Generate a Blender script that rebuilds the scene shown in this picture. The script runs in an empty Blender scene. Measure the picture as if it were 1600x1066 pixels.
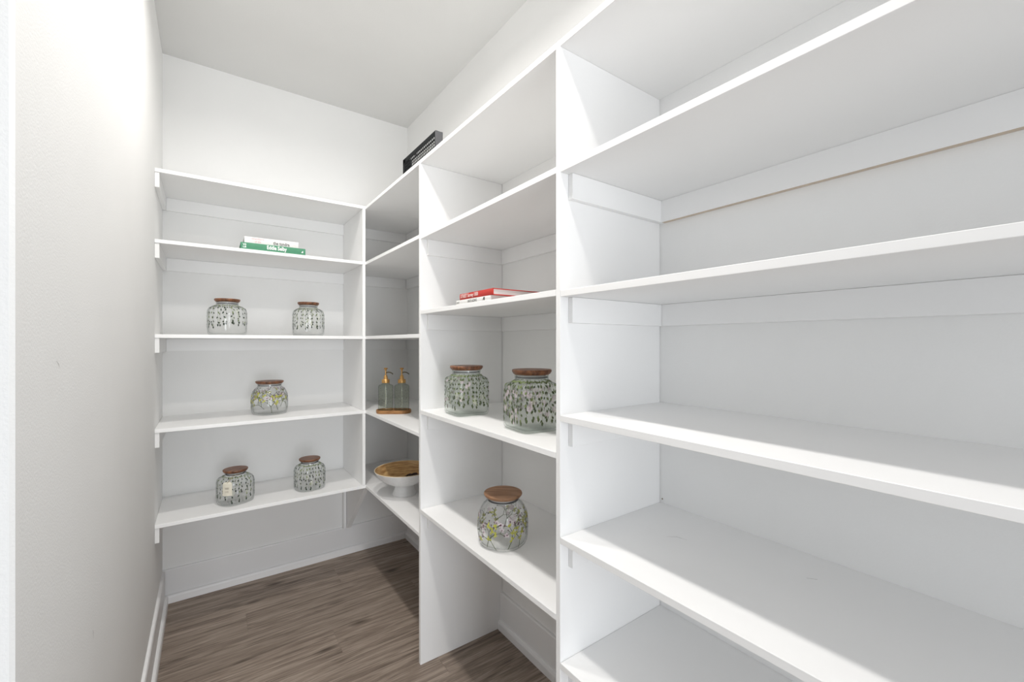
import bpy, bmesh, math, random
from mathutils import Vector, Matrix
random.seed(7)
S = bpy.context.scene
COL = S.collection
PI = math.pi

# ------------------------------------------------------------------ camera
CAM_H = 1.32
YAW = 0.6214
cam_d = bpy.data.cameras.new('camera')
cam_d.sensor_width = 36.0
cam_d.lens = 667.48 / 1600.0 * 36.0
cam_d.shift_y = 3.27 / 1600.0
cam_d.clip_start = 0.02
cam = bpy.data.objects.new('camera', cam_d)
cam.location = (0, 0, CAM_H)
cam.rotation_euler = (PI / 2, 0, -YAW)
COL.objects.link(cam)
S.camera = cam

# ------------------------------------------------------------------ view, world, lights
S.view_settings.view_transform = 'Standard'
S.view_settings.look = 'None'
S.view_settings.gamma = 1.0
S.view_settings.use_curve_mapping = False
S.view_settings.exposure = 0.25
S.cycles.diffuse_bounces = 9
S.cycles.max_bounces = 14
S.cycles.transparent_max_bounces = 24
S.cycles.use_denoising = True
world = bpy.data.worlds.new('world')
S.world = world
world.use_nodes = True
bg = world.node_tree.nodes['Background']
bg.inputs[0].default_value = (0.93, 0.96, 1.0, 1)
bg.inputs[1].default_value = 0.46

def ceiling_light(name, x, y, z, power, size, color=(1.0, 0.97, 0.93)):
    d = bpy.data.lights.new(name, 'AREA')
    d.shape = 'DISK'
    d.size = size
    d.energy = power
    d.color = color
    d.spread = math.radians(160)
    o = bpy.data.objects.new(name, d)
    o.location = (x, y, z)
    COL.objects.link(o)
    return o
ceiling_light('ceiling_lamp', 0.267, 0.60, 2.775, 11.8, 0.11)
ceiling_light('ceiling_lamp', 0.267, 1.63, 2.775, 8.2, 0.11)

# added cool fill light behind the camera, lifts the back and lower shelves
dd = bpy.data.lights.new('rear_fill_light', 'AREA')
dd.shape = 'RECTANGLE'; dd.size = 1.2; dd.size_y = 1.9; dd.energy = 53.0; dd.color = (0.92, 0.96, 1.0)
do = bpy.data.objects.new('rear_fill_light', dd)
do.location = (0.02, -2.55, 1.0); do.rotation_euler = (PI / 2, 0, 0)
COL.objects.link(do)

# ------------------------------------------------------------------ room numbers (metres)
XL, XR = -0.18, 1.119        # left wall, right wall
YB = 2.793                   # back wall
XF = 0.7137                  # front plane of the shelves on the right wall
YF = 2.3812                  # front plane of the shelves on the back wall
HC = 2.790                   # ceiling
T = 0.016                    # board thickness
Y1A, Y1B = 1.640, 1.656      # far divider
Y2A, Y2B = 0.7915, 0.8075    # near divider
YN = -1.85                   # near end of the shelving
YWALL = -2.60
YEND = 0.7345                # free end of the left wall

# ------------------------------------------------------------------ material helpers
def new_mat(name):
    m = bpy.data.materials.new(name)
    m.use_nodes = True
    nt = m.node_tree
    return m, nt, nt.nodes['Principled BSDF']

def paint(name, col, rough=0.5, bump=0.0, scale=300.0, mott=0.012, spec=0.4):
    m, nt, b = new_mat(name)
    N, L = nt.nodes, nt.links
    tc = N.new('ShaderNodeTexCoord')
    n1 = N.new('ShaderNodeTexNoise'); n1.inputs['Scale'].default_value = 3.0; n1.inputs['Detail'].default_value = 4
    L.new(tc.outputs['Object'], n1.inputs['Vector'])
    r = N.new('ShaderNodeMapRange')
    r.inputs['From Min'].default_value = 0.3; r.inputs['From Max'].default_value = 0.7
    r.inputs['To Min'].default_value = 1 - mott; r.inputs['To Max'].default_value = 1 + mott
    L.new(n1.outputs['Fac'], r.inputs['Value'])
    mx = N.new('ShaderNodeVectorMath'); mx.operation = 'SCALE'
    mx.inputs[0].default_value = col
    L.new(r.outputs[0], mx.inputs['Scale'])
    L.new(mx.outputs[0], b.inputs['Base Color'])
    b.inputs['Roughness'].default_value = rough
    b.inputs['Specular IOR Level'].default_value = spec
    if bump:
        n2 = N.new('ShaderNodeTexNoise'); n2.inputs['Scale'].default_value = scale; n2.inputs['Detail'].default_value = 3
        L.new(tc.outputs['Object'], n2.inputs['Vector'])
        bp = N.new('ShaderNodeBump'); bp.inputs['Strength'].default_value = bump; bp.inputs['Distance'].default_value = 0.001
        L.new(n2.outputs['Fac'], bp.inputs['Height']); L.new(bp.outputs[0], b.inputs['Normal'])
    return m

def plain(name, col, rough=0.5, metal=0.0, spec=0.5):
    m, nt, b = new_mat(name)
    N, L = nt.nodes, nt.links
    tc = N.new('ShaderNodeTexCoord')
    n1 = N.new('ShaderNodeTexNoise'); n1.inputs['Scale'].default_value = 60.0
    L.new(tc.outputs['Object'], n1.inputs['Vector'])
    mix = N.new('ShaderNodeMix'); mix.data_type = 'RGBA'
    mix.inputs[6].default_value = tuple(c * 0.9 for c in col) + (1,)
    mix.inputs[7].default_value = tuple(min(1, c * 1.08) for c in col) + (1,)
    L.new(n1.outputs['Fac'], mix.inputs[0]); L.new(mix.outputs[2], b.inputs['Base Color'])
    b.inputs['Roughness'].default_value = rough
    b.inputs['Metallic'].default_value = metal
    b.inputs['Specular IOR Level'].default_value = spec
    return m

def wood(name, dark, light, scale=(4, 40, 40), rough=0.45, ring=False):
    m, nt, b = new_mat(name)
    N, L = nt.nodes, nt.links
    tc = N.new('ShaderNodeTexCoord')
    mp = N.new('ShaderNodeMapping'); mp.inputs['Scale'].default_value = scale
    oi = N.new('ShaderNodeObjectInfo')
    ad = N.new('ShaderNodeVectorMath'); ad.operation = 'SCALE'; ad.inputs[0].default_value = (7.3, 11.1, 3.7)
    L.new(oi.outputs['Random'], ad.inputs['Scale'])
    L.new(tc.outputs['Object'], mp.inputs['Vector']); L.new(ad.outputs[0], mp.inputs['Location'])
    n1 = N.new('ShaderNodeTexNoise'); n1.inputs['Scale'].default_value = 1.0; n1.inputs['Detail'].default_value = 7
    n1.inputs['Roughness'].default_value = 0.6; n1.inputs['Distortion'].default_value = 0.6
    L.new(mp.outputs[0], n1.inputs['Vector'])
    cr = N.new('ShaderNodeValToRGB')
    cr.color_ramp.elements[0].position = 0.32; cr.color_ramp.elements[0].color = dark + (1,)
    cr.color_ramp.elements[1].position = 0.66; cr.color_ramp.elements[1].color = light + (1,)
    L.new(n1.outputs['Fac'], cr.inputs[0]); L.new(cr.outputs[0], b.inputs['Base Color'])
    b.inputs['Roughness'].default_value = rough
    return m

def glass(name, tint, edge, gloss=0.5):
    # thin blown glass: clear when seen square on, more absorbing and more mirror like where the wall is seen edge on
    m = bpy.data.materials.new(name); m.use_nodes = True
    nt = m.node_tree; N, L = nt.nodes, nt.links
    N.remove(N['Principled BSDF'])
    out = N['Material Output']
    lw = N.new('ShaderNodeLayerWeight'); lw.inputs['Blend'].default_value = 0.5
    pw = N.new('ShaderNodeMath'); pw.operation = 'POWER'; pw.inputs[1].default_value = 4.0
    L.new(lw.outputs['Facing'], pw.inputs[0])
    mc = N.new('ShaderNodeMix'); mc.data_type = 'RGBA'
    mc.inputs[6].default_value = tint + (1,); mc.inputs[7].default_value = edge + (1,)
    L.new(pw.outputs[0], mc.inputs[0])
    tr = N.new('ShaderNodeBsdfTransparent'); L.new(mc.outputs[2], tr.inputs[0])
    gl = N.new('ShaderNodeBsdfGlossy'); gl.inputs['Roughness'].default_value = 0.04
    tc = N.new('ShaderNodeTexCoord')
    nz = N.new('ShaderNodeTexNoise'); nz.inputs['Scale'].default_value = 35.0
    L.new(tc.outputs['Object'], nz.inputs['Vector'])
    bp = N.new('ShaderNodeBump'); bp.inputs['Strength'].default_value = 0.25; bp.inputs['Distance'].default_value = 0.002
    L.new(nz.outputs['Fac'], bp.inputs['Height']); L.new(bp.outputs[0], gl.inputs['Normal'])
    fm = N.new('ShaderNodeMath'); fm.operation = 'MULTIPLY_ADD'; fm.inputs[1].default_value = gloss; fm.inputs[2].default_value = 0.022
    L.new(pw.outputs[0], fm.inputs[0])
    mx = N.new('ShaderNodeMixShader')
    L.new(fm.outputs[0], mx.inputs[0]); L.new(tr.outputs[0], mx.inputs[1]); L.new(gl.outputs[0], mx.inputs[2])
    L.new(mx.outputs[0], out.inputs['Surface'])
    return m

def film(name, col, alpha):
    m = bpy.data.materials.new(name); m.use_nodes = True
    nt = m.node_tree; N, L = nt.nodes, nt.links
    b = N['Principled BSDF']
    b.inputs['Base Color'].default_value = col + (1,)
    b.inputs['Roughness'].default_value = 0.6
    b.inputs['Alpha'].default_value = alpha
    return m

M = {}
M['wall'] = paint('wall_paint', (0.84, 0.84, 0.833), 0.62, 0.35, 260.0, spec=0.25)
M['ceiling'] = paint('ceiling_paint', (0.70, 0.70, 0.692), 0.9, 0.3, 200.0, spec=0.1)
M['shelf'] = paint('white_shelf_board', (0.86, 0.86, 0.858), 0.42, 0.05, 500.0)
M['edge'] = paint('white_edge_band', (0.94, 0.94, 0.935), 0.38, 0.02, 500.0)
M['trim'] = paint('white_trim_paint', (0.84, 0.84, 0.845), 0.38, 0.03, 200.0)
M['raw'] = plain('raw_board_edge', (0.62, 0.52, 0.42), 0.7)
M['walnut'] = wood('acacia_lid_wood', (0.075, 0.026, 0.012), (0.30, 0.125, 0.055), (14, 90, 40), 0.42)
M['walnut_pale'] = wood('paler_acacia_lid_wood', (0.19, 0.085, 0.038), (0.44, 0.25, 0.14), (60, 9, 40), 0.5)
M['tray'] = wood('tray_wood', (0.22, 0.09, 0.025), (0.46, 0.235, 0.085), (10, 60, 60), 0.4)
M['jar'] = glass('clear_jar_glass', (0.992, 0.994, 0.992), (0.60, 0.62, 0.62), 0.40)
M['jar_pale'] = glass('pale_green_jar_glass', (0.975, 0.985, 0.975), (0.58, 0.62, 0.60), 0.40)
M['bottle'] = glass('grey_green_bottle_glass', (0.84, 0.865, 0.82), (0.16, 0.19, 0.15), 0.5)
M['seal'] = plain('silicone_seal', (0.10, 0.105, 0.11), 0.45)
M['brass'] = plain('brushed_gold_metal', (0.62, 0.36, 0.13), 0.32, 0.75)
M['brass_dark'] = plain('dark_spout_metal', (0.12, 0.10, 0.06), 0.4, 0.6)
M['leaf'] = film('dark_green_leaf_print', (0.014, 0.030, 0.014), 1.0)
M['leaf_olive'] = film('mid_green_leaf_print', (0.055, 0.080, 0.020), 0.95)
M['leaf2'] = film('olive_leaf_print', (0.14, 0.19, 0.05), 0.85)
M['yellow'] = film('yellow_blossom_print', (0.50, 0.50, 0.06), 0.75)
M['purple'] = film('dark_purple_bud_print', (0.07, 0.015, 0.035), 0.95)
M['pink'] = film('pale_pink_petal_print', (0.80, 0.66, 0.72), 0.35)
M['cream'] = film('pale_cream_wash_print', (0.72, 0.74, 0.56), 0.28)
M['black'] = plain('black_plastic', (0.004, 0.005, 0.006), 0.6, spec=0.2)
M['grey_plastic'] = plain('dark_grey_plastic', (0.10, 0.10, 0.105), 0.6)
M['green_cover'] = plain('green_book_cloth', (0.065, 0.265, 0.145), 0.55)
M['dark_green'] = plain('dark_green_board', (0.01, 0.05, 0.03), 0.6)
M['white_cover'] = plain('white_book_jacket', (0.80, 0.79, 0.77), 0.4)
M['red_cover'] = plain('red_book_cover', (0.55, 0.03, 0.02), 0.35)
M['pages'] = wood('book_pages', (0.60, 0.57, 0.55), (0.78, 0.76, 0.74), (2, 2, 900), 0.9)
M['page_dark'] = plain('dark_grey_pages', (0.12, 0.11, 0.09), 0.9)  # dark grey page colour for both books on the back unit
M['print_white'] = plain('white_print', (0.85, 0.88, 0.86), 0.6)
M['print_grey'] = plain('grey_print', (0.16, 0.16, 0.155), 0.6)
M['print_pink'] = plain('pink_print', (0.72, 0.42, 0.44), 0.6)
M['print_pale'] = plain('pale_pink_print', (0.86, 0.70, 0.66), 0.6)
M['print_dark'] = plain('black_print', (0.03, 0.03, 0.03), 0.6)
M['print_tan'] = plain('tan_print', (0.42, 0.37, 0.31), 0.6)
M['card'] = plain('cream_card', (0.78, 0.74, 0.62), 0.8)
M['string'] = plain('jute_string', (0.30, 0.22, 0.10), 0.9)
M['ceramic'] = plain('white_lacquer', (0.80, 0.80, 0.80), 0.3)
M['mark'] = plain('grey_scuff', (0.30, 0.30, 0.29), 0.8)
M['nail'] = plain('brown_nail_head', (0.20, 0.13, 0.07), 0.6)
M['pod'] = plain('dark_dried_pod', (0.03, 0.015, 0.012), 0.7)

def bamboo():
    m, nt, b = new_mat('spun_bamboo')
    N, L = nt.nodes, nt.links
    tc = N.new('ShaderNodeTexCoord')
    sp = N.new('ShaderNodeSeparateXYZ'); L.new(tc.outputs['Object'], sp.inputs[0])
    x2 = N.new('ShaderNodeMath'); x2.operation = 'MULTIPLY'; L.new(sp.outputs[0], x2.inputs[0]); L.new(sp.outputs[0], x2.inputs[1])
    y2 = N.new('ShaderNodeMath'); y2.operation = 'MULTIPLY'; L.new(sp.outputs[1], y2.inputs[0]); L.new(sp.outputs[1], y2.inputs[1])
    a = N.new('ShaderNodeMath'); a.operation = 'ADD'; L.new(x2.outputs[0], a.inputs[0]); L.new(y2.outputs[0], a.inputs[1])
    q = N.new('ShaderNodeMath'); q.operation = 'SQRT'; L.new(a.outputs[0], q.inputs[0])
    c = N.new('ShaderNodeCombineXYZ'); L.new(q.outputs[0], c.inputs[0])
    at = N.new('ShaderNodeMath'); at.operation = 'ARCTAN2'; L.new(sp.outputs[1], at.inputs[0]); L.new(sp.outputs[0], at.inputs[1])
    am = N.new('ShaderNodeMath'); am.operation = 'MULTIPLY'; am.inputs[1].default_value = 0.012; L.new(at.outputs[0], am.inputs[0])
    L.new(am.outputs[0], c.inputs[1])
    n = N.new('ShaderNodeTexNoise'); n.inputs['Scale'].default_value = 170.0; n.inputs['Detail'].default_value = 3
    L.new(c.outputs[0], n.inputs['Vector'])
    cr = N.new('ShaderNodeValToRGB')
    cr.color_ramp.elements[0].position = 0.3; cr.color_ramp.elements[0].color = (0.30, 0.15, 0.05, 1)
    cr.color_ramp.elements[1].position = 0.7; cr.color_ramp.elements[1].color = (0.66, 0.44, 0.20, 1)
    L.new(n.outputs['Fac'], cr.inputs[0]); L.new(cr.outputs[0], b.inputs['Base Color'])
    b.inputs['Roughness'].default_value = 0.4
    return m
M['bamboo'] = bamboo()
M['rim'] = plain('pale_bamboo_rim', (0.72, 0.60, 0.42), 0.45)

def plank_mat():
    m, nt, b = new_mat('grey_brown_vinyl_plank')
    N, L = nt.nodes, nt.links
    tc = N.new('ShaderNodeTexCoord')
    oi = N.new('ShaderNodeObjectInfo')
    off = N.new('ShaderNodeVectorMath'); off.operation = 'SCALE'; off.inputs[0].default_value = (31.0, 17.0, 5.0)
    L.new(oi.outputs['Random'], off.inputs['Scale'])
    def coords(sx, sy):
        mp = N.new('ShaderNodeMapping'); mp.inputs['Scale'].default_value = (sx, sy, 1)
        L.new(tc.outputs['Object'], mp.inputs['Vector']); L.new(off.outputs[0], mp.inputs['Location'])
        return mp.outputs[0]
    def noise(v, det, dist, rough=0.6):
        n = N.new('ShaderNodeTexNoise'); n.inputs['Scale'].default_value = 1.0
        n.inputs['Detail'].default_value = det; n.inputs['Distortion'].default_value = dist
        n.inputs['Roughness'].default_value = rough
        L.new(v, n.inputs['Vector']); return n.outputs['Fac']
    fine = noise(coords(7, 170), 8, 0.5)
    broad = noise(coords(1.7, 20), 6, 2.2)
    streak = noise(coords(2.2, 75), 6, 1.0, 0.7)
    cr = N.new('ShaderNodeValToRGB')
    e = cr.color_ramp.elements
    e[0].position = 0.30; e[0].color = (0.245, 0.192, 0.155, 1)
    e[1].position = 0.72; e[1].color = (0.45, 0.375, 0.31, 1)
    L.new(fine, cr.inputs[0])
    cr2 = N.new('ShaderNodeValToRGB')
    e = cr2.color_ramp.elements
    e[0].position = 0.32; e[0].color = (0.42, 0.38, 0.36, 1)
    e[1].position = 0.60; e[1].color = (1, 1, 1, 1)
    L.new(broad, cr2.inputs[0])
    mul = N.new('ShaderNodeMix'); mul.data_type = 'RGBA'; mul.blend_type = 'MULTIPLY'; mul.inputs[0].default_value = 0.85
    L.new(cr.outputs[0], mul.inputs[6]); L.new(cr2.outputs[0], mul.inputs[7])
    # knots
    vo = N.new('ShaderNodeTexVoronoi'); vo.inputs['Scale'].default_value = 1.0
    L.new(coords(3.2, 9.0), vo.inputs['Vector'])
    kr = N.new('ShaderNodeValToRGB')
    e = kr.color_ramp.elements
    e[0].position = 0.05; e[0].color = (0.22, 0.19, 0.17, 1)
    e[1].position = 0.20; e[1].color = (1, 1, 1, 1)
    L.new(vo.outputs['Distance'], kr.inputs[0])
    mul2 = N.new('ShaderNodeMix'); mul2.data_type = 'RGBA'; mul2.blend_type = 'MULTIPLY'; mul2.inputs[0].default_value = 0.8
    L.new(mul.outputs[2], mul2.inputs[6]); L.new(kr.outputs[0], mul2.inputs[7])
    st = N.new('ShaderNodeValToRGB')
    e = st.color_ramp.elements
    e[0].position = 0.32; e[0].color = (0.30, 0.26, 0.24, 1)
    e[1].position = 0.47; e[1].color = (1, 1, 1, 1)
    L.new(streak, st.inputs[0])
    mul3 = N.new('ShaderNodeMix'); mul3.data_type = 'RGBA'; mul3.blend_type = 'MULTIPLY'; mul3.inputs[0].default_value = 0.9
    L.new(mul2.outputs[2], mul3.inputs[6]); L.new(st.outputs[0], mul3.inputs[7])
    # plank to plank tone
    tr = N.new('ShaderNodeMapRange'); tr.inputs['To Min'].default_value = 0.88; tr.inputs['To Max'].default_value = 1.10
    L.new(oi.outputs['Random'], tr.inputs['Value'])
    sc = N.new('ShaderNodeVectorMath'); sc.operation = 'SCALE'
    L.new(mul3.outputs[2], sc.inputs[0]); L.new(tr.outputs[0], sc.inputs['Scale'])
    L.new(sc.outputs[0], b.inputs['Base Color'])
    b.inputs['Roughness'].default_value = 0.5
    b.inputs['Specular IOR Level'].default_value = 0.35
    bp = N.new('ShaderNodeBump'); bp.inputs['Strength'].default_value = 0.15; bp.inputs['Distance'].default_value = 0.0006
    L.new(fine, bp.inputs['Height']); L.new(bp.outputs[0], b.inputs['Normal'])
    return m
M['plank'] = plank_mat()
M['subfloor'] = plain('dark_underlay', (0.05, 0.042, 0.035), 0.9)

# ------------------------------------------------------------------ object helpers
def thing(name, label, cat, loc=(0, 0, 0), rotz=0.0, group=None):
    o = bpy.data.objects.new(name, None); COL.objects.link(o)
    o.empty_display_size = 0.05
    o.location = loc; o.rotation_euler = (0, 0, rotz)
    o['label'] = label; o['category'] = cat
    if group: o['group'] = group
    return o

def link_mesh(name, verts, faces, mat, parent=None, smooth=False, label=None, kind=None, bevel=0.0, mats=None, fmat=None):
    me = bpy.data.meshes.new(name)
    me.from_pydata([tuple(v) for v in verts], [], faces)
    for mm in (mats or [mat]): me.materials.append(mm)
    if fmat:
        for p, i in zip(me.polygons, fmat): p.material_index = i
    if smooth:
        for p in me.polygons: p.use_smooth = True
    me.update()
    bm = bmesh.new(); bm.from_mesh(me); bmesh.ops.recalc_face_normals(bm, faces=bm.faces); bm.to_mesh(me); bm.free()
    o = bpy.data.objects.new(name, me); COL.objects.link(o)
    if parent is not None: o.parent = parent
    if label: o['label'] = label
    if kind: o['kind'] = kind
    if bevel:
        md = o.modifiers.new('bevel', 'BEVEL'); md.width = bevel; md.segments = 1; md.limit_method = 'ANGLE'
    return o

BOXF = [(0, 3, 2, 1), (4, 5, 6, 7), (0, 1, 5, 4), (1, 2, 6, 5), (2, 3, 7, 6), (3, 0, 4, 7)]
def boxv(x0, x1, y0, y1, z0, z1):
    return [(x0, y0, z0), (x1, y0, z0), (x1, y1, z0), (x0, y1, z0), (x0, y0, z1), (x1, y0, z1), (x1, y1, z1), (x0, y1, z1)]

class MB:
    def __init__(self): self.v = []; self.f = []; self.m = []
    def add(self, v, f, m=0):
        n = len(self.v); self.v += list(v); self.f += [tuple(i + n for i in q) for q in f]; self.m += [m] * len(f)
    def box(self, *a, m=0): self.add(boxv(*a), BOXF, m)
    def build(self, name, mat, parent=None, **k): return link_mesh(name, self.v, self.f, mat, parent, **k)

def board(name, x0, x1, y0, y1, z0, z1, mat, parent=None, bevel=0.0008, band=None, **k):
    """box given in world coordinates, parented to a thing placed at parent's location"""
    v = boxv(x0, x1, y0, y1, z0, z1)
    if band:
        k['mats'] = [mat, M['edge']]; k['fmat'] = [1 if i == {'x': 5, 'y': 2}[band] else 0 for i in range(6)]
    c = ((x0 + x1) / 2, (y0 + y1) / 2, (z0 + z1) / 2)
    v = [(a - c[0], b - c[1], d - c[2]) for a, b, d in v]
    o = link_mesh(name, v, BOXF, mat, parent, bevel=bevel, **k)
    p = parent.location if parent is not None else Vector((0, 0, 0))
    o.location = (c[0] - p[0], c[1] - p[1], c[2] - p[2])
    return o

def structure(o):
    o['kind'] = 'structure'; return o

def lathe_se(profile, seg=64, close_bottom=True, close_top=False):
    """surface of stacked superellipse rings: profile = [(radius, z, exponent)]"""
    v, f = [], []
    for (r, z, n) in profile:
        for i in range(seg):
            a = 2 * PI * i / seg
            c, s = math.cos(a), math.sin(a)
            k = r / (abs(c) ** n + abs(s) ** n) ** (1.0 / n)
            v.append((k * c, k * s, z))
    for j in range(len(profile) - 1):
        for i in range(seg):
            k = (i + 1) % seg
            f.append((j * seg + i, j * seg + k, (j + 1) * seg + k, (j + 1) * seg + i))
    if close_bottom: f.append(tuple(reversed(range(seg))))
    if close_top: f.append(tuple((len(profile) - 1) * seg + i for i in range(seg)))
    return v, f

def tube(path, radius, seg=8):
    v, f = [], []
    P = [Vector(p) for p in path]
    for j, p in enumerate(P):
        d = (P[min(j + 1, len(P) - 1)] - P[max(j - 1, 0)]).normalized()
        up = Vector((0, 0, 1)) if abs(d.z) < 0.9 else Vector((1, 0, 0))
        a = d.cross(up).normalized(); b = d.cross(a).normalized()
        r = radius[j] if isinstance(radius, (list, tuple)) else radius
        for i in range(seg):
            t = 2 * PI * i / seg
            v.append(p + a * (r * math.cos(t)) + b * (r * math.sin(t)))
    for j in range(len(P) - 1):
        for i in range(seg):
            k = (i + 1) % seg
            f.append((j * seg + i, j * seg + k, (j + 1) * seg + k, (j + 1) * seg + i))
    f.append(tuple(reversed(range(seg)))); f.append(tuple((len(P) - 1) * seg + i for i in range(seg)))
    return v, f

def text_part(name, s, size, mat, parent, mtx, width=None, shear=0.0, extrude=0.00012, offset=0.0):
    c = bpy.data.curves.new(name, 'FONT'); c.body = s; c.size = size
    c.align_x = 'CENTER'; c.align_y = 'CENTER'; c.extrude = extrude; c.shear = shear; c.offset = offset
    c.resolution_u = 3
    tmp = bpy.data.objects.new(name + '_tmp', c); COL.objects.link(tmp)
    dg = bpy.context.evaluated_depsgraph_get()
    me = bpy.data.meshes.new_from_object(tmp.evaluated_get(dg))
    bpy.data.objects.remove(tmp); bpy.data.curves.remove(c)
    me.materials.clear(); me.materials.append(mat)
    xs = [v.co.x for v in me.vertices]
    if width and xs:
        k = width / (max(xs) - min(xs)); mid = (max(xs) + min(xs)) / 2
        for v in me.vertices: v.co.x = (v.co.x - mid) * k
    ys = [v.co.y for v in me.vertices]; my = (max(ys) + min(ys)) / 2
    for v in me.vertices: v.co.y -= my
    me.transform(mtx)
    o = bpy.data.objects.new(name, me); COL.objects.link(o); o.parent = parent
    return o

# ================================================================== the setting
# floor: an underlay with every vinyl plank laid on it as a piece of its own
XK = -2.6
floor = structure(board('floor', XK, XR + 0.05, YWALL, YB + 0.05, -0.05, -0.0045, M['subfloor'], bevel=0))
PW, PL = 0.182, 1.22
row = 0
y = YB + 0.02 - PW
while y > YWALL - PW:
    x = XK - (0.37 * row % 1.0) * PL
    while x < XR:
        x0, x1 = max(x, XK), min(x + PL, XR + 0.02)
        y0 = max(y, YWALL)
        if x1 - x0 > 0.05 and y + PW - y0 > 0.03:
            pc = ((x0 + x1) / 2, (y0 + y + PW) / 2, -0.002)
            hx, hy = (x1 - x0) / 2 - 0.0002, (y + PW - y0) / 2 - 0.0002
            b = 0.0004
            v = [(-hx, -hy, -.002), (hx, -hy, -.002), (hx, hy, -.002), (-hx, hy, -.002),
                 (-hx, -hy, .002 - b), (hx, -hy, .002 - b), (hx, hy, .002 - b), (-hx, hy, .002 - b),
                 (-hx + b, -hy + b, .002), (hx - b, -hy + b, .002), (hx - b, hy - b, .002), (-hx + b, hy - b, .002)]
            f = [(0, 3, 2, 1), (0, 1, 5, 4), (1, 2, 6, 5), (2, 3, 7, 6), (3, 0, 4, 7),
                 (4, 5, 9, 8), (5, 6, 10, 9), (6, 7, 11, 10), (7, 4, 8, 11), (8, 9, 10, 11)]
            o = link_mesh('plank', v, f, M['plank'], floor)
            o.location = Vector(pc) - floor.location
        x += PL
    y -= PW
    row += 1

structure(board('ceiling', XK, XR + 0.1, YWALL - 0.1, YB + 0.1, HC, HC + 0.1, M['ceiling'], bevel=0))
structure(board('wall_back', XL - 0.115, XR + 0.1, YB, YB + 0.1, 0, HC, M['wall'], bevel=0))
structure(board('wall_right', XR, XR + 0.1, YWALL - 0.1, YB, 0, HC, M['wall'], bevel=0))
wl = structure(board('wall_left', XL - 0.115, XL, YEND, YB, 0, HC, M['wall'], bevel=0.004))

BB, SH, SHH = 0.012, 0.013, 0.042     # board thickness, shoe thickness, shoe height
def baseboard(name, axis, a0, a1, at, sgn, h=0.168):
    """profiled board with its shoe moulding; axis = direction it runs in"""
    prof = [(0, 0), (BB, 0), (BB, h - 0.006), (BB - 0.003, h), (0, h)]
    shoe = [(BB, 0), (BB + SH, 0), (BB + SH, SHH - 0.012), (BB + SH * 0.75, SHH - 0.004), (BB + SH * 0.3, SHH), (BB, SHH)]
    def ext(pr):
        n = len(pr); v = []
        for a in (a0, a1):
            for d, z in pr:
                v.append((at + sgn * d, a, z) if axis == 'y' else (a, at + sgn * d, z))
        f = [(i, (i + 1) % n, n + (i + 1) % n, n + i) for i in range(n)] + [tuple(reversed(range(n))), tuple(range(n, 2 * n))]
        return v, f
    o = link_mesh(name, *ext(prof), M['trim']); o['kind'] = 'structure'
    s = link_mesh('shoe_moulding', *ext(shoe), M['trim'], o)
    return o
baseboard('baseboard_back', 'x', XL, XR, YB, -1)
baseboard('baseboard_left', 'y', YEND, YB - BB - SH, XL, 1)
bright = baseboard('baseboard_right', 'y', YWALL, YB - BB - SH, XR, -1)

# ================================================================== shelving
CH = 0.064     # cleat height
def cleat(unit, x0, x1, y0, y1, ztop, raw=False, label=None, h=CH):
    if raw:
        c = board('cleat', x0, x1, y0, y1, ztop - h, ztop, M['shelf'], unit, bevel=0, mats=[M['shelf'], M['raw']], fmat=[1, 0, 0, 0, 0, 0], label=label)
    else:
        c = board('cleat', x0, x1, y0, y1, ztop - h, ztop, M['shelf'], unit)
    return c
E = 0.0004
# --- unit on the back wall
ub = thing('shelving_unit', 'white built-in shelving across the back wall, five shelves holding small jars and the green book', 'shelving', (0.27, 2.58, 0))
LZ = [2.0732, 1.7676, 1.3581, 0.9491, 0.5377]
for i, z in enumerate(LZ):
    board('shelf', XL + E, XR - E, YF, YB - E, z - T, z, M['shelf'], ub, band='y')
    zt = z - T - E
    cleat(ub, XL + E, XL + T, YF + 0.004, YB - T - E, zt)
    cleat(ub, XL + T, XF - T - E, YB - T, YB - E, zt)
    cleat(ub, XF + E, XR - T - E, YB - T, YB - E, zt)
    cleat(ub, XR - T, XR - E, YF + 0.001, YB - T - E, zt)
for i in range(4):
    board('side_panel', XF - T, XF - E, YF + 0.0006, YB - E, LZ[i + 1] + E, LZ[i] - T - E, M['shelf'], ub, band='y')
# support under the lowest shelf: upright cleat and a triangular gusset
board('upright_cleat', XF - T - 0.006, XF - 0.006, YB - 0.040, YB - E, 0.1690, LZ[4] - T - CH - 0.002, M['shelf'], ub)
gx0, gx1 = XF - 0.004, XF + 0.022
zt = LZ[4] - T - E
pts = [(YF + 0.004, zt), (YF + 0.030, zt), (YB - E - T, zt), (YB - E - T, 0.172), (YB - 0.045, 0.172)]
pts = [(YF + 0.006, zt), (YB - T - 0.001, zt), (YB - T - 0.001, 0.171), (YB - 0.040, 0.171)]
gv = [(gx0 - 0.27, a - 2.58, b) for a, b in pts] + [(gx1 - 0.27, a - 2.58, b) for a, b in pts]
link_mesh('gusset', gv, [(0, 1, 2, 3), (7, 6, 5, 4), (0, 4, 5, 1), (1, 5, 6, 2), (2, 6, 7, 3), (3, 7, 4, 0)], M['shelf'], ub, bevel=0.0008)

# --- corner unit on the right wall
uc = thing('shelving_unit', 'white corner shelving beyond the far divider, narrow bays with soap dispensers and bowl', 'shelving', (0.92, 2.02, 0))
for z in LZ:
    board('shelf', XF, XR - E, Y1B + E, YF - E, z - T, z, M['shelf'], uc, band='x')
    cleat(uc, XR - T, XR - E, Y1B + E, YF - E, z - T - E)
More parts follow.
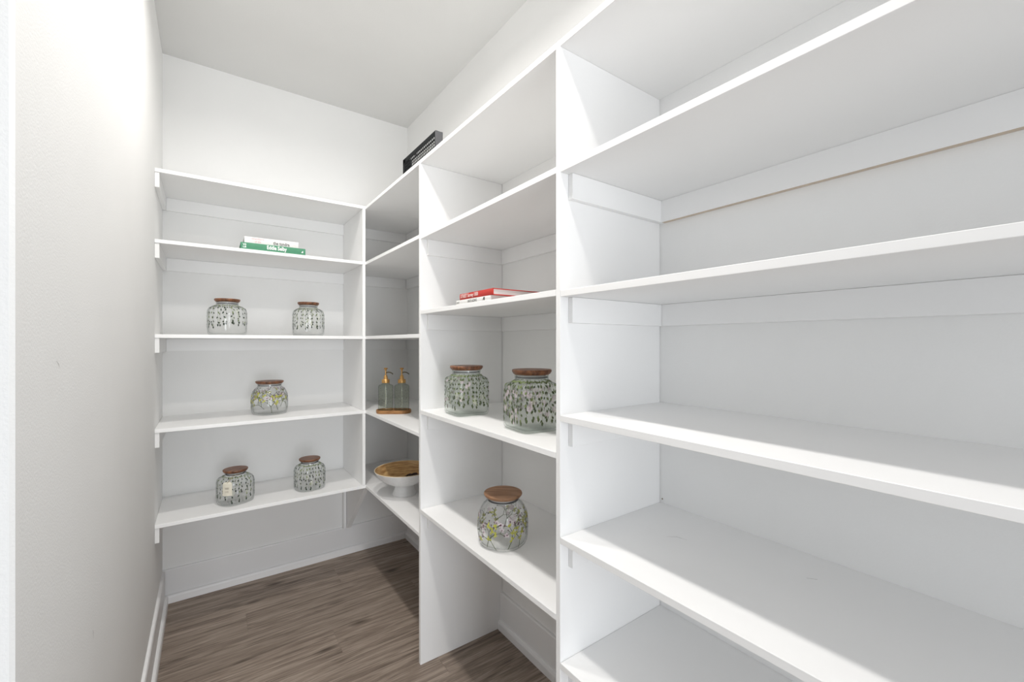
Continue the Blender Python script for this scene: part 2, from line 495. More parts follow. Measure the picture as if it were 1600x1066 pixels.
# --- middle unit
um = thing('shelving_unit', 'white shelving between the two dividers, holding red book and three largest jars', 'shelving', (0.92, 1.23, 0))
BZ = [2.0732, 1.7624, 1.4544, 1.0459, 0.6393]
board('divider', XF, XR - E - 0.001, Y1A, Y1B, 0.0005, LZ[0] - T - E, M['shelf'], um, band='x')
for i, z in enumerate(BZ):
    y1e = Y1A - E if i else Y1B
    board('shelf', XF, XR - E, Y2B + E, y1e, z - T, z, M['shelf'], um, band='x')
    if i:
        cleat(um, XR - T, XR - E, Y2B + E, Y1A - T - E, z - T - E)
        cleat(um, XF + 0.027, XR - E, Y1A - T, Y1A - E, z - T - E)
# --- near unit
un = thing('shelving_unit', 'long empty white shelving nearest the viewer, six deep shelves right of the near divider', 'shelving', (0.92, -0.2, 0))
CZ = [2.0732, 1.7601, 1.4509, 1.1413, 0.8383, 0.5272]
board('divider', XF, XR - E - 0.001, Y2A, Y2B, 0.0005, LZ[0] - T - E, M['shelf'], un, band='x')
board('end_panel', XF, XR - E - 0.001, YN - T, YN, 0.0005, LZ[0] - T - E, M['shelf'], un)
for i, z in enumerate(CZ):
    y1e = Y2A - E if i else Y2B
    board('shelf', XF, XR - E, YN + E, y1e, z - T, z, M['shelf'], un, band='x')
    if i:
        lab = 'white cleat with a raw tan lower edge' if i == 1 else None
        cleat(un, XR - T, XR - E, YN + E, Y2A - T - E, z - T - E, raw=(i == 1), label=lab)
        cleat(un, XF + 0.027, XR - E, Y2A - T, Y2A - E, z - T - E)

# small scuffs and nail heads
def mark(parent, pts, w, up):
    """a hair thin flat scuff along a polyline in world coordinates, lying on the surface whose normal is up"""
    v, f = [], []
    up = Vector(up)
    for j, p in enumerate(pts):
        p = Vector(p)
        a = Vector(pts[min(j + 1, len(pts) - 1)]) - Vector(pts[max(j - 1, 0)])
        s = a.cross(up).normalized() * w * (0.35 if j in (0, len(pts) - 1) else 1)
        v += [p + s + up * 0.0003 - parent.location, p - s + up * 0.0003 - parent.location]
    for j in range(len(pts) - 1): f.append((2 * j, 2 * j + 1, 2 * j + 3, 2 * j + 2))
    return link_mesh('scuff_mark', v, f, M['mark'], parent)
z5 = CZ[4]
mark(un, [(0.93, 0.64, z5), (0.95, 0.625, z5), (0.955, 0.60, z5)], 0.0006, (0, 0, 1))
mark(un, [(1.00, 0.36, z5), (1.012, 0.345, z5)], 0.0010, (0, 0, 1))
mark(un, [(0.955, 0.03, z5), (0.975, 0.02, z5), (0.99, -0.005, z5)], 0.0009, (0, 0, 1))
mark(un, [(0.935, 0.045, z5), (0.93, 0.02, z5), (0.915, 0.01, z5), (0.90, 0.02, z5)], 0.0010, (0, 0, 1))
mark(wl, [(XL, 0.905, 1.294), (XL, 0.915, 1.289), (XL, 0.922, 1.283)], 0.0006, (1, 0, 0))
mark(wl, [(XL, 1.155, 0.760), (XL, 1.158, 0.752), (XL, 1.160, 0.740)], 0.0008, (1, 0, 0))
for (yy, zz) in ((Y2A - 0.003, 1.045), (Y2A - 0.004, CZ[4] + 0.012)):
    v, f = lathe_se([(0.0022, 0, 2), (0.0018, 0.0008, 2)], 10, True, True)
    o = link_mesh('nail_head', [(XR - E - z, y, x) for x, y, z in v], f, M['nail'], None)
    o.data.transform(Matrix.Translation(Vector((-un.location.x, yy - 0.004 - un.location.y, zz))))
    o.parent = un

# ================================================================== glass jars
def jar_profile(kind, w, h, neck):
    R = w / 2
    if kind == 'square':
        n = 6.5
        return [(R * 0.86, 0.001, n), (R * 0.955, 0.004, n), (R * 0.995, 0.012, n), (R, 0.03, n), (R, h * 0.40, n), (R * 0.995, h * 0.66, n), (R * 0.975, h * 0.72, n),
                (R * 0.92, h * 0.765, n * 0.8), (R * 0.82, h * 0.795, 3), (neck * 1.04, h * 0.815, 2.2), (neck * 0.985, h * 0.835, 2), (neck, h * 0.90, 2), (neck, h * 0.915, 2)]
    if kind == 'willow':
        n = 2.7
        return [(R * 0.84, 0.001, n), (R * 0.93, 0.004, n), (R * 0.975, 0.012, n), (R * 0.99, 0.03, n), (R, h * 0.35, n), (R * 0.995, h * 0.62, n), (R * 0.97, h * 0.70, n),
                (R * 0.90, h * 0.76, 2.5), (R * 0.80, h * 0.795, 2.2), (neck * 1.03, h * 0.82, 2), (neck * 0.985, h * 0.84, 2), (neck, h * 0.90, 2), (neck, h * 0.915, 2)]
    n = 2.4
    return [(R * 0.80, 0.001, n), (R * 0.90, 0.004, n), (R * 0.955, 0.014, n), (R * 0.985, 0.03, n), (R, h * 0.30, n), (R * 0.995, h * 0.46, n), (R * 0.96, h * 0.60, n),
            (R * 0.895, h * 0.71, 2.2), (R * 0.83, h * 0.775, 2), (neck * 1.015, h * 0.82, 2), (neck * 0.985, h * 0.85, 2), (neck, h * 0.90, 2), (neck, h * 0.915, 2)]

def surf(prof, a, z, lift=0.0006):
    for j in range(len(prof) - 1):
        if prof[j][1] <= z <= prof[j + 1][1] or j == len(prof) - 2:
            t = (z - prof[j][1]) / (prof[j + 1][1] - prof[j][1])
            t = min(1, max(0, t))
            r = prof[j][0] * (1 - t) + prof[j + 1][0] * t
            n = prof[j][2] * (1 - t) + prof[j + 1][2] * t
            break
    c, s = math.cos(a), math.sin(a)
    k = r / (abs(c) ** n + abs(s) ** n) ** (1.0 / n) + lift
    return (k * c, k * s, z)

def blob(mb, prof, a, z, pts, m=0, lift=0.0006):
    """flat print on the curved glass: pts = [(sideways, up)] in metres around (a, z)"""
    k = surf(prof, a, z)
    r = math.hypot(k[0], k[1])
    v = [surf(prof, a + dx / r, z + dz, lift) for dx, dz in pts]
    mb.add(v, [tuple(range(len(v)))], m)

def leaf_pts(L, W, ang):
    c, s = math.cos(ang), math.sin(ang)
    q = [(0, 0), (W, L * 0.35), (W * 0.7, L * 0.7), (0, L), (-W * 0.7, L * 0.7), (-W, L * 0.35)]
    return [(x * c - y * s, x * s + y * c) for x, y in q]

def ring_pts(r, n=8, sq=1.0):
    return [(r * math.cos(2 * PI * i / n), sq * r * math.sin(2 * PI * i / n)) for i in range(n)]

def print_willow(jar, prof, h, strands, lo, leaf, rnd, blossom=0.0, dense=1.0, leafmat='leaf'):
    g, g2, pk, cr = MB(), MB(), MB(), MB()
    top = h * 0.80
    for k in range(strands):
        a = 2 * PI * (k + rnd.uniform(-0.15, 0.15)) / strands
        zb = h * (lo + rnd.uniform(-0.05, 0.09))
        n = int((top - zb) / (leaf * 1.45) * dense)
        z = top
        w = 0.00045
        segs = 9
        for i in range(segs):
            za, zc = top - (top - zb) * i / segs, top - (top - zb) * (i + 1) / segs
            k0 = surf(prof, a, za); r = math.hypot(k0[0], k0[1])
            d = w / r
            g2.add([surf(prof, a - d, za), surf(prof, a + d, za), surf(prof, a + d, zc), surf(prof, a - d, zc)], [(0, 1, 2, 3)])
        for i in range(n):
            z = top - (top - zb) * (i + 0.3) / n
            sd = 1 if (i + k) % 2 else -1
            ang = PI + sd * rnd.uniform(0.25, 0.7)
            tgt = g if rnd.random() < 0.62 else g2
            blob(tgt, prof, a, z, leaf_pts(leaf * rnd.uniform(0.7, 1.05), leaf * 0.25, ang), lift=0.0009)
        blob(g, prof, a, zb + leaf * 0.5, leaf_pts(leaf * 1.1, leaf * 0.30, PI), lift=0.0009)
        if rnd.random() < blossom:
            for _ in range(3):
                zz = rnd.uniform(zb, top - 0.01)
                blob(pk, prof, a + rnd.uniform(-0.12, 0.12), zz, ring_pts(rnd.uniform(0.006, 0.010), 7), lift=0.0004)
        if rnd.random() < 0.55:
            zz = rnd.uniform(zb, top - 0.02)
            blob(cr, prof, a + rnd.uniform(-0.1, 0.1), zz, ring_pts(0.007, 7, 2.0), lift=0.0003)
    # garland just under the neck
    for k in range(strands * 2):
        a = 2 * PI * k / (strands * 2)
        blob(g2, prof, a, h * 0.815, leaf_pts(leaf * 0.6, leaf * 0.22, rnd.uniform(1.2, 2.2)), lift=0.0009)
    g.build('leaf_print', M[leafmat], jar, kind='stuff', label='green hanging leaves printed on the glass')
    g2.build('stem_print', M['leaf2'], jar, kind='stuff', label='olive green stems and leaves printed on the glass')
    if pk.v: pk.build('petal_print', M['pink'], jar, kind='stuff', label='pale pink blossoms printed on the glass')
    if cr.v: cr.build('wash_print', M['cream'], jar, kind='stuff', label='pale green wash printed on the glass')

def print_branches(jar, prof, h, rnd, nb, span=1.0):
    st, ye, pu, pk = MB(), MB(), MB(), MB()
    def seg(p0, p1, w=0.0006):
        n = 4
        for i in range(n):
            t0, t1 = i / n, (i + 1) / n
            a0, z0 = p0[0] + (p1[0] - p0[0]) * t0, p0[1] + (p1[1] - p0[1]) * t0
            a1, z1 = p0[0] + (p1[0] - p0[0]) * t1, p0[1] + (p1[1] - p0[1]) * t1
            dx, dz = (a1 - a0) * 0.08, z1 - z0
            l = math.hypot(dx, dz) or 1
            ox, oz = -dz / l * w, dx / l * w
            st.add([surf(prof, a0 - ox / 0.08, z0 - oz), surf(prof, a0 + ox / 0.08, z0 + oz), surf(prof, a1 + ox / 0.08, z1 + oz), surf(prof, a1 - ox / 0.08, z1 - oz)], [(0, 1, 2, 3)])
    def grow(a, z, ang, L, depth):
        a1 = a + math.sin(ang) * L / 0.08
        z1 = min(max(z + math.cos(ang) * L, 0.012), h * 0.76)
        seg((a, z), (a1, z1), 0.0011 if depth > 1 else 0.0008)
        if depth == 0:
            blob(pu, prof, a1, z1, ring_pts(rnd.uniform(0.0020, 0.0028), 6), lift=0.001)
            if rnd.random() < 0.42:
                for t in range(5):
                    an = t * 2 * PI / 5
                    blob(pk, prof, a1, z1, leaf_pts(0.010, 0.0036, an), lift=0.0004)
            return
        if rnd.random() < 0.55:
            for t in range(4):
                blob(ye, prof, a1, z1, leaf_pts(rnd.uniform(0.008, 0.013), 0.0034, rnd.uniform(0, 2 * PI)), lift=0.0008)
        for sd in (-1, 1):
            grow(a1, z1, ang + sd * rnd.uniform(0.35, 0.85), L * rnd.uniform(0.6, 0.85), depth - 1)
    for k in range(nb):
        a = 2 * PI * (k + rnd.uniform(-0.2, 0.2)) / nb
        grow(a, h * rnd.uniform(0.05, 0.32), rnd.uniform(-0.9, 0.9), h * 0.20, 3)
    st.build('stem_print', M['leaf_olive'], jar, kind='stuff', label='thin olive branches printed on the glass')
    ye.build('blossom_print', M['yellow'], jar, kind='stuff', label='yellow blossoms printed on the glass')
    pu.build('bud_print', M['purple'], jar, kind='stuff', label='dark purple buds printed on the glass')
    if pk.v: pk.build('petal_print', M['pink'], jar, kind='stuff', label='pale pink petals printed on the glass')

def make_jar(label, kind, loc, rot, w, h, lid_r, seed, lidmat, strands=16, lo=0.28, leaf=0.012, blossom=0.0, dense=1.0, glassmat='jar', lid_tilt=0.0):
    rnd = random.Random(seed)
    j = thing('glass_jar', label, 'jar', loc, rot, 'painted glass jars with wooden lids')
    neck = lid_r * 0.86
    prof = jar_profile(kind, w, h, neck)
    v, f = lathe_se(prof, 72)
    # inner skin so that the wall has thickness, joined over the rim
    t = 0.0028
    inner = [(max(r - t, 0.01), z + (0.006 if i < 3 else 0), n) for i, (r, z, n) in enumerate(prof)]
    v2, f2 = lathe_se(list(reversed(inner)), 72, False, True)
    n = len(v); nr = len(prof) - 1
    f2 = [tuple(i + n for i in q) for q in f2]
    bridge = [(nr * 72 + i, nr * 72 + (i + 1) % 72, n + (i + 1) % 72, n + i) for i in range(72)]
    link_mesh('body', v + v2, f + bridge + f2, M[glassmat], j, smooth=True)
    # wooden lid, slightly rounded edge, and its seal inside the neck
    zt = h * 0.915
    th = h - zt
    lp = [(lid_r * 0.86, 0, 2), (lid_r * 0.93, th * 0.18, 2), (lid_r * 0.99, th * 0.55, 2), (lid_r, th * 0.75, 2), (lid_r * 0.985, th * 0.95, 2), (lid_r * 0.965, th, 2)]
    v, f = lathe_se(lp, 56, True, True)
    lid = link_mesh('lid', v, f, M[lidmat], j)
    for p in lid.data.polygons: p.use_smooth = len(p.vertices) == 4
    lid.location = (0, 0, zt + 0.0006); lid.rotation_euler = (0, 0, rnd.uniform(0, 3))
    v, f = lathe_se([(neck - 0.009, -0.0135, 2), (neck - 0.009, -0.0003, 2)], 48, True, True)
    link_mesh('lid_plug', v, f, M['ceramic'], lid)
    v, f = lathe_se([(neck - 0.0088, -0.0105, 2), (neck - 0.0034, -0.0098, 2), (neck - 0.0032, -0.0085, 2), (neck - 0.0034, -0.0072, 2), (neck - 0.0088, -0.0065, 2)], 48, False, False)
    sl = link_mesh('seal', v, f, M['seal'], lid, smooth=False)
    if kind == 'flower': print_branches(j, prof, h, rnd, 13)
    else: print_willow(j, prof, h, strands, lo, leaf, rnd, blossom, dense, 'leaf_olive' if kind == 'square' else 'leaf')
    return j, prof

L2, L3, L4, L5 = LZ[1:]
B3, B4, B5 = BZ[2:]
make_jar('clear jar with dark hanging leaves and reddish lid, leftmost of the upper jars', 'willow', (0.083, 2.462, L3), 0.5, 0.150, 0.172, 0.0530, 11, 'walnut', 17, 0.26, 0.013)
make_jar('small jar of hanging leaves on the upper shelf, nearer the corner post', 'willow', (0.449, 2.515, L3), 0.2, 0.148, 0.180, 0.0530, 12, 'walnut', 19, 0.26, 0.012)
make_jar('squat round jar with yellow blossoms and purple buds, alone on its shelf at back wall', 'flower', (0.272, 2.573, L4), 0.3, 0.166, 0.172, 0.0660, 13, 'walnut')
jt, jprof = make_jar('leafy jar with a cream paper tag, on the lowest back shelf', 'willow', (0.118, 2.512, L5), 0.45, 0.150, 0.162, 0.0535, 14, 'walnut', 17, 0.16, 0.012)
make_jar('leafy jar without tag, on the lowest back shelf near the corner post', 'willow', (0.455, 2.512, L5), 0.2, 0.146, 0.162, 0.0530, 15, 'walnut', 20, 0.14, 0.012)
make_jar('pale square jar with fine faded leaf strands, standing farther from the near divider', 'square', (0.822, 1.452, B4), -0.09, 0.142, 0.186, 0.0640, 16, 'walnut', 30, 0.20, 0.012, 0.35, 1.1, 'jar_pale')
make_jar('large square jar with green leaves and pink blossoms, cut off by the near divider', 'square', (0.8450, 1.072, B4), -0.09, 0.146, 0.190, 0.0635, 17, 'walnut', 30, 0.20, 0.014, 0.95, 1.2, 'jar_pale')
make_jar('rounded jar with yellow flowering branches and flat brown lid, below the square jars', 'flower', (0.825, 1.205, B5), 0.4, 0.164, 0.172, 0.0655, 18, 'walnut_pale')

# paper tag with its string on the tagged jar
ta = math.atan2(-jt.location.y, -jt.location.x) - 0.45 - 0.42
c = surf(jprof, ta, 0.095, 0.004)
tg = MB()
nx = 6
tw, th_ = 0.044, 0.064
rr = math.hypot(c[0], c[1])
def tagp(u, w, lift): return surf(jprof, ta + u / rr, 0.088 + w, 0.0035 + lift)
vv = []
rows = [(-th_ / 2, 1.0), (th_ / 2 - 0.008, 1.0), (th_ / 2, 0.62)]
for lift in (0.0, 0.0006):
    for w_, k in rows:
        for i in range(nx + 1): vv.append(tagp((i / nx - 0.5) * tw * k, w_, lift))
ff = []
n1 = nx + 1
for s in (0, 1):
    o_ = s * 3 * n1
    for r_ in range(2):
        for i in range(nx): ff.append((o_ + r_ * n1 + i, o_ + r_ * n1 + i + 1, o_ + (r_ + 1) * n1 + i + 1, o_ + (r_ + 1) * n1 + i))
m_ = 3 * n1
for i in range(nx):
    ff.append((i, i + 1, m_ + i + 1, m_ + i)); ff.append((2 * n1 + i, 2 * n1 + i + 1, m_ + 2 * n1 + i + 1, m_ + 2 * n1 + i))
for r_ in range(2):
    for i in (0, nx): ff.append((r_ * n1 + i, (r_ + 1) * n1 + i, m_ + (r_ + 1) * n1 + i, m_ + r_ * n1 + i))
tag_o = link_mesh('tag', vv, ff, M['card'], jt, label='cream paper tag with faint printed lines')
pr = MB()
def line(u0, u1, w0, w1, tgt):
    k = 4
    for i in range(k):
        a0, a1 = u0 + (u1 - u0) * i / k, u0 + (u1 - u0) * (i + 1) / k
        tgt.add([tagp(a0, w0, 0.0009), tagp(a1, w0, 0.0009), tagp(a1, w1, 0.0009), tagp(a0, w1, 0.0009)], [(0, 1, 2, 3)])
line(-0.009, 0.010, 0.0045, 0.0065, pr); line(-0.008, 0.009, 0.0000, 0.0022, pr)
for i in range(5): line(-0.008 + i * 0.0036, -0.0066 + i * 0.0036, -0.016, -0.0095, pr)
pr.build('tag_print', M['print_tan'], tag_o)
st_path = [tagp(0, th_ / 2 - 0.004, 0.0012), surf(jprof, ta + 0.05, 0.121, 0.003), surf(jprof, ta + 0.12, 0.131, 0.003), surf(jprof, ta + 0.2, 0.139, 0.003), surf(jprof, ta + 0.45, 0.1405, 0.002), surf(jprof, ta + 0.8, 0.1405, 0.002)]
link_mesh('string', *tube(st_path, 0.0011, 6), M['string'], jt)

# ================================================================== soap dispensers on a wooden tray
TR = (0.812, 2.215)
tray_rot = -YAW + 0.03
def local(cx, cy, rot, u, w): return (cx + u * math.cos(rot) - w * math.sin(rot), cy + u * math.sin(rot) + w * math.cos(rot))
tray = thing('wooden_tray', 'small oblong wooden tray with rounded ends under the two dispensers', 'tray', (TR[0], TR[1], L4), tray_rot)
def stadium(hl, hw, n=14):
    p = []
    for i in range(n + 1):
        a = -PI / 2 + PI * i / n; p.append((hl - hw + hw * math.cos(a), hw * math.sin(a)))
    for i in range(n + 1):
        a = PI / 2 + PI * i / n; p.append((-hl + hw + hw * math.cos(a), hw * math.sin(a)))
    return p
v, f = [], []
lay = [(0.0885, 0.046, 0.0), (0.0915, 0.0485, 0.004), (0.092, 0.049, 0.012), (0.0905, 0.0475, 0.0185), (0.0865, 0.0435, 0.0185), (0.0850, 0.042, 0.0130)]
for hl, hw, z in lay: v += [(a, b, z) for a, b in stadium(hl, hw)]
k = 30
for r_ in range(len(lay) - 1):
    for i in range(k): f.append((r_ * k + i, r_ * k + (i + 1) % k, (r_ + 1) * k + (i + 1) % k, (r_ + 1) * k + i))
f.append(tuple(reversed(range(k)))); f.append(tuple((len(lay) - 1) * k + i for i in range(k)))
link_mesh('tray_base', v, f, M['tray'], tray)

def make_dispenser(label, u):
    px, py = local(TR[0], TR[1], tray_rot, u, 0)
    d = thing('soap_dispenser', label, 'soap dispenser', (px, py, L4 + 0.0132), tray_rot, 'soap dispensers on the wooden tray')
    R = 0.0385
    prof = [(R * 0.90, 0.0005, 2), (R * 0.985, 0.004, 2), (R, 0.010, 2)]
    nr = 14
    for i in range(nr):
        prof.append((R * (1.0 if i % 2 else 0.985), 0.014 + i * 0.108 / nr, 2))
    prof += [(R, 0.126, 2), (R * 0.97, 0.131, 2), (R * 0.86, 0.135, 2), (R * 0.56, 0.139, 2), (R * 0.50, 0.143, 2), (R * 0.50, 0.150, 2)]
    v, f = lathe_se(prof, 40)
    body = link_mesh('bottle', v, f, M['bottle'], d, smooth=True)
    # etched pattern on the bottle
    rnd = random.Random(3)
    et = MB()
    for _ in range(90):
        a, z = rnd.uniform(0, 2 * PI), rnd.uniform(0.012, 0.12)
        blob(et, prof, a, z, leaf_pts(rnd.uniform(0.006, 0.012), 0.0016, rnd.uniform(0, 6.28)), lift=0.0008)
    et.build('etched_pattern', M['cream'], d, kind='stuff')
    v, f = lathe_se([(0.0195, 0.146, 2), (0.0205, 0.148, 2), (0.0205, 0.162, 2), (0.0190, 0.165, 2)], 36, True, True)
    link_mesh('collar', v, f, M['brass'], d)
    v, f = lathe_se([(0.0115, 0.165, 2), (0.0100, 0.177, 2), (0.0085, 0.184, 2), (0.0060, 0.187, 2)], 28, True, True)
    link_mesh('pump', v, f, M['brass'], d, smooth=False)
    v, f = lathe_se([(0.0036, 0.187, 2), (0.0036, 0.210, 2), (0.0050, 0.216, 2), (0.0100, 0.221, 2), (0.0108, 0.224, 2), (0.0075, 0.2265, 2)], 24, True, True)
    link_mesh('pump_head', v, f, M['brass'], d)
    path = [(0.002, 0, 0.199), (0.008, 0, 0.2025), (0.017, 0, 0.2030), (0.026, 0, 0.2005), (0.034, 0, 0.1965), (0.038, 0, 0.1915)]
    link_mesh('spout', *tube(path, [0.0034, 0.0034, 0.0032, 0.003, 0.0028, 0.0026], 10), M['brass_dark'], d, smooth=True)
    v, f = lathe_se([(0.0018, 0.012, 2), (0.0018, 0.160, 2)], 8, True, True)
    link_mesh('dip_tube', v, f, M['cream'], d)
    return d
make_dispenser('grey-green glass soap dispenser with gold pump, on the tray end beside the corner post', -0.0425)
make_dispenser('grey-green glass soap dispenser with gold pump, on the tray end by the far divider', 0.0425)

# ================================================================== footed bowl
bx, by = 0.840, 2.135
bowl = thing('footed_bowl', 'white footed bowl with striped golden bamboo inside, in the lowest corner bay', 'bowl', (bx, by, L5))
v, f = lathe_se([(0.0600, 0.0, 2), (0.0610, 0.003, 2), (0.0540, 0.018, 2), (0.0485, 0.036, 2), (0.0480, 0.048, 2), (0.0500, 0.054, 2)], 64, True, True)
ft = link_mesh('foot', v, f, M['ceramic'], bowl, smooth=False)
for p in ft.data.polygons: p.use_smooth = len(p.vertices) == 4
outer = [(0.050, 0.052, 2), (0.075, 0.058, 2), (0.105, 0.074, 2), (0.130, 0.097, 2), (0.146, 0.120, 2), (0.1500, 0.1290, 2)]
v, f = lathe_se(outer, 80)
sh = link_mesh('outer_shell', v, f, M['ceramic'], bowl)
for p in sh.data.polygons: p.use_smooth = len(p.vertices) == 4
inn = [(0.1466, 0.1296, 2), (0.142, 0.120, 2), (0.125, 0.098, 2), (0.100, 0.077, 2), (0.070, 0.064, 2), (0.035, 0.0590, 2), (0.004, 0.0580, 2)]
v, f = lathe_se(inn, 80, False, True)
link_mesh('inner_lining', v, f, M['bamboo'], bowl, smooth=True)
v, f = lathe_se([(0.1500, 0.1290, 2), (0.1502, 0.1306, 2), (0.1485, 0.1318, 2), (0.1466, 0.1296, 2)], 80, False, False)
link_mesh('rim', v, f, M['rim'], bowl, smooth=True)
# dark dried pods lying in the bowl
rnd = random.Random(5)
for i, (u, w, zz, ln) in enumerate(((0.035, -0.005, 0.098, 0.060), (0.058, 0.012, 0.098, 0.055), (0.020, -0.030, 0.092, 0.045))):
    p = thing('dried_pod', ('dark curled dried pod lying in the footed bowl, the one resting highest',
                            'dark dried pod in the footed bowl, the one closest to the far divider',
                            'short dark dried pod in the footed bowl, closest to the front rim')[i], 'dried pod', (0, 0, 0), 0, 'dried pods in the bowl')
    x0, y0 = local(bx, by, -YAW, u, w)
    p.location = (x0, y0, L5 + zz); p.rotation_euler = (0.15, 0.1 * i, -YAW + 0.5 * i - 0.3)
    path = [(-ln / 2 + ln * t / 8, 0.006 * math.sin(t * 0.8), 0.006 * math.sin(t * 0.4) - 0.012 + 0.004 * rnd.random()) for t in range(9)]
    rad = [0.001 + 0.0075 * math.sin(PI * (t + 0.4) / 9) * rnd.uniform(0.7, 1.2) for t in range(9)]
    link_mesh('pod_shell', *tube(path, rad, 9), M['pod'], p, smooth=True)
    link_mesh('pod_stem', *tube([(-ln / 2, 0, -0.012), (-ln / 2 - 0.008, 0.002, -0.006)], 0.001, 6), M['pod'], p)

# ================================================================== books
def book(name, label, loc, rot, L, D, H, cover, pages, spine_dir='front', cat='book', cov=0.002):
    """spine along local x on the -y side; H thick; depth D towards +y"""
    b = thing(name, label, cat, loc, rot)
    c = MB()
    c.box(-L / 2, L / 2, 0.0015, D, 0, cov)
    c.box(-L / 2, L / 2, 0.0015, D, H - cov, H)
    # rounded spine
    n = 6; v = []
    for x in (-L / 2, L / 2):
        for i in range(n + 1):
            t = i / n; z = H * t
            v.append((x, 0.0015 - 0.0015 * math.sin(PI * t), z))
        for i in range(n + 1):
            t = 1 - i / n; v.append((x, 0.0040, H * t))
    m = 2 * (n + 1)
    f = [(i, (i + 1) % m, m + (i + 1) % m, m + i) for i in range(m)] + [tuple(range(m)), tuple(range(m, 2 * m))]
    c.add(v, f)
    c.build('cover', M[cover], b)
    board_ = MB(); board_.box(-L / 2 + 0.004, L / 2 - 0.004, 0.0045, D - 0.004, cov + 0.0002, H - cov - 0.0002)
    board_.build('pages', M[pages], b)
    return b
def spine_mtx(x, z, y=-0.0004):
    return Matrix.Translation((x, y, z)) @ Matrix.Rotation(PI / 2, 4, 'X')

g = book('book', 'green book lying flat with white title on its spine, under the white book', (0.272, 2.384, L2 + 0.0003), -0.018, 0.279, 0.20, 0.0315, 'green_cover', 'page_dark', cov=0.003)
text_part('spine_title', 'Eddie Selby', 0.026, M['print_white'], g, spine_mtx(0.012, 0.0155, -0.0003), width=0.086, offset=0.0009)
text_part('spine_author', 'VS\nLB', 0.011, M['print_white'], g, spine_mtx(-0.124, 0.0160, -0.0003), width=0.015, offset=0.0004)
tri = MB(); tri.add([(0.119, -0.0004, 0.009), (0.129, -0.0004, 0.009), (0.128, -0.0004, 0.021)], [(0, 1, 2)]); tri.add([(0.119, -0.0002, 0.009), (0.129, -0.0002, 0.009), (0.128, -0.0002, 0.021)], [(0, 2, 1)])
tri.build('spine_emblem', M['print_white'], g, label='white triangle emblem on the spine')
w1 = book('book', 'white book with pale pink and grey spine lettering, on top of the green book', (0.264, 2.392, L2 + 0.0322), -0.022, 0.233, 0.17, 0.0300, 'white_cover', 'page_dark', cov=0.002)
text_part('spine_title', 'the tundra', 0.022, M['print_grey'], w1, spine_mtx(0.040, 0.0120, -0.0003), width=0.072, offset=0.0006)
text_part('spine_subtitle', 'emendatrix\nof the', 0.0135, M['print_pink'], w1, spine_mtx(-0.060, 0.0165, -0.0003), width=0.052)
text_part('spine_number', 'ed', 0.008, M['print_pale'], w1, spine_mtx(0.100, 0.012, -0.0003), width=0.010)

# books on the middle unit: spine faces the aisle (-x)
rb = -PI / 2
w2 = book('book', 'thin white paperback under the red book, black lettering on its spine', (0.7185, 1.231, B3 + 0.0003), rb, 0.222, 0.155, 0.0148, 'white_cover', 'pages', cov=0.0008)
text_part('spine_title', 'ANTI AGING', 0.0135, M['print_grey'], w2, spine_mtx(0.0, 0.0066, -0.0003), width=0.060)
text_part('spine_emblem', 'Æ', 0.013, M['print_dark'], w2, spine_mtx(0.073, 0.0074, -0.0003), width=0.013, offset=0.0004)
text_part('spine_author', 'ALBT', 0.009, M['print_grey'], w2, spine_mtx(-0.098, 0.0066, -0.0003), width=0.020)
r1 = book('book', 'red hardback lying flat on the thin white paperback, pale lettering on spine', (0.7190, 1.2125, B3 + 0.0154), rb - 0.01, 0.214, 0.232, 0.0205, 'red_cover', 'pages', cov=0.0022)
pm = MB(); pm.box(-0.099, 0.099, 0.010, 0.222, 0.0206, 0.0209); pm.build('anti_bounce_panel', M['white_cover'], r1, label='white panel added on the unseen upper cover against red bounce light')  # added pale panel, keeps red bounce off the shelf above
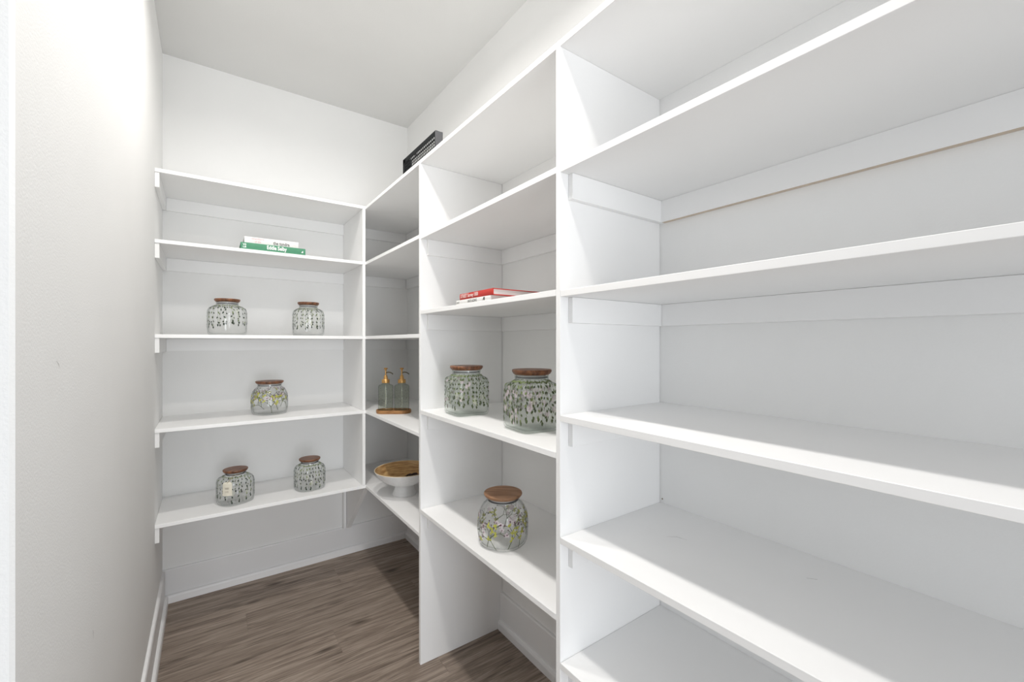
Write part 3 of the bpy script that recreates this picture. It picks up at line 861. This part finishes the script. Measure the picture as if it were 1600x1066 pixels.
text_part('spine_title', 'STREET Survey 1000', 0.0165, M['print_pale'], r1, spine_mtx(-0.040, 0.0100, -0.0003), width=0.118, offset=0.0003)

# ================================================================== black basket on top of the corner shelving
kx0, kx1, ky0, ky1 = XF + 0.004, XF + 0.034, 1.512, 1.842
kz = LZ[0] + 0.0004
bk = thing('plastic_basket', 'long low black plastic basket with slotted side, on top of the shelving', 'basket', (kx0, (ky0 + ky1) / 2, kz))
oy = (ky0 + ky1) / 2; KL = ky1 - ky0; KH = 0.0665; KD = kx1 - kx0
m = MB()
m.box(0, 0.004, -KL / 2, KL / 2, 0, 0.003)
m.box(KD - 0.004, KD, -KL / 2, KL / 2, 0, 0.003)
m.box(0, 0.003, -KL / 2, KL / 2, KH - 0.019, KH)
m.box(0, 0.003, -KL / 2, KL / 2, 0.0028, 0.008)
m.box(KD - 0.003, KD, -KL / 2, KL / 2, KH - 0.006, KH)
m.build('basket_frame', M['black'], bk)
m = MB(); m.box(0, KD, KL / 2 - 0.024, KL / 2, 0.003, KH); m.build('end_wall', M['black'], bk)
m = MB(); m.box(0, KD + 0.002, -KL / 2 - 0.003, -KL / 2, 0.012, KH + 0.001); m.box(0, KD, -KL / 2, -KL / 2 + 0.003, 0.0, 0.014)
m.build('end_wall', M['grey_plastic'], bk, label='dark grey end wall', bevel=0.001)
# slotted front and back: bars in a lattice of three rows
m = MB()
nb = 20
y0 = -KL / 2 + 0.003; y1 = KL / 2 - 0.024
for side in (0,):
    for i in range(nb + 1):
        yy = y0 + (y1 - y0) * i / nb
        m.box(side, side + 0.0016, yy - 0.0019, yy + 0.0019, 0.007, KH - 0.018)
    for zz in (0.0200, 0.0335):
        m.box(side + 0.0002, side + 0.0014, y0, y1, zz - 0.0012, zz + 0.0012)
m.build('slotted_wall', M['black'], bk, kind='stuff')
for yy in (KL / 2 - 0.020, KL / 2 - 0.085):
    m = MB(); m.box(KD - 0.012, KD - 0.002, yy - 0.006, yy + 0.006, KH - 0.002, KH + 0.012); m.build('stacking_tab', M['grey_plastic'], bk, bevel=0.001)
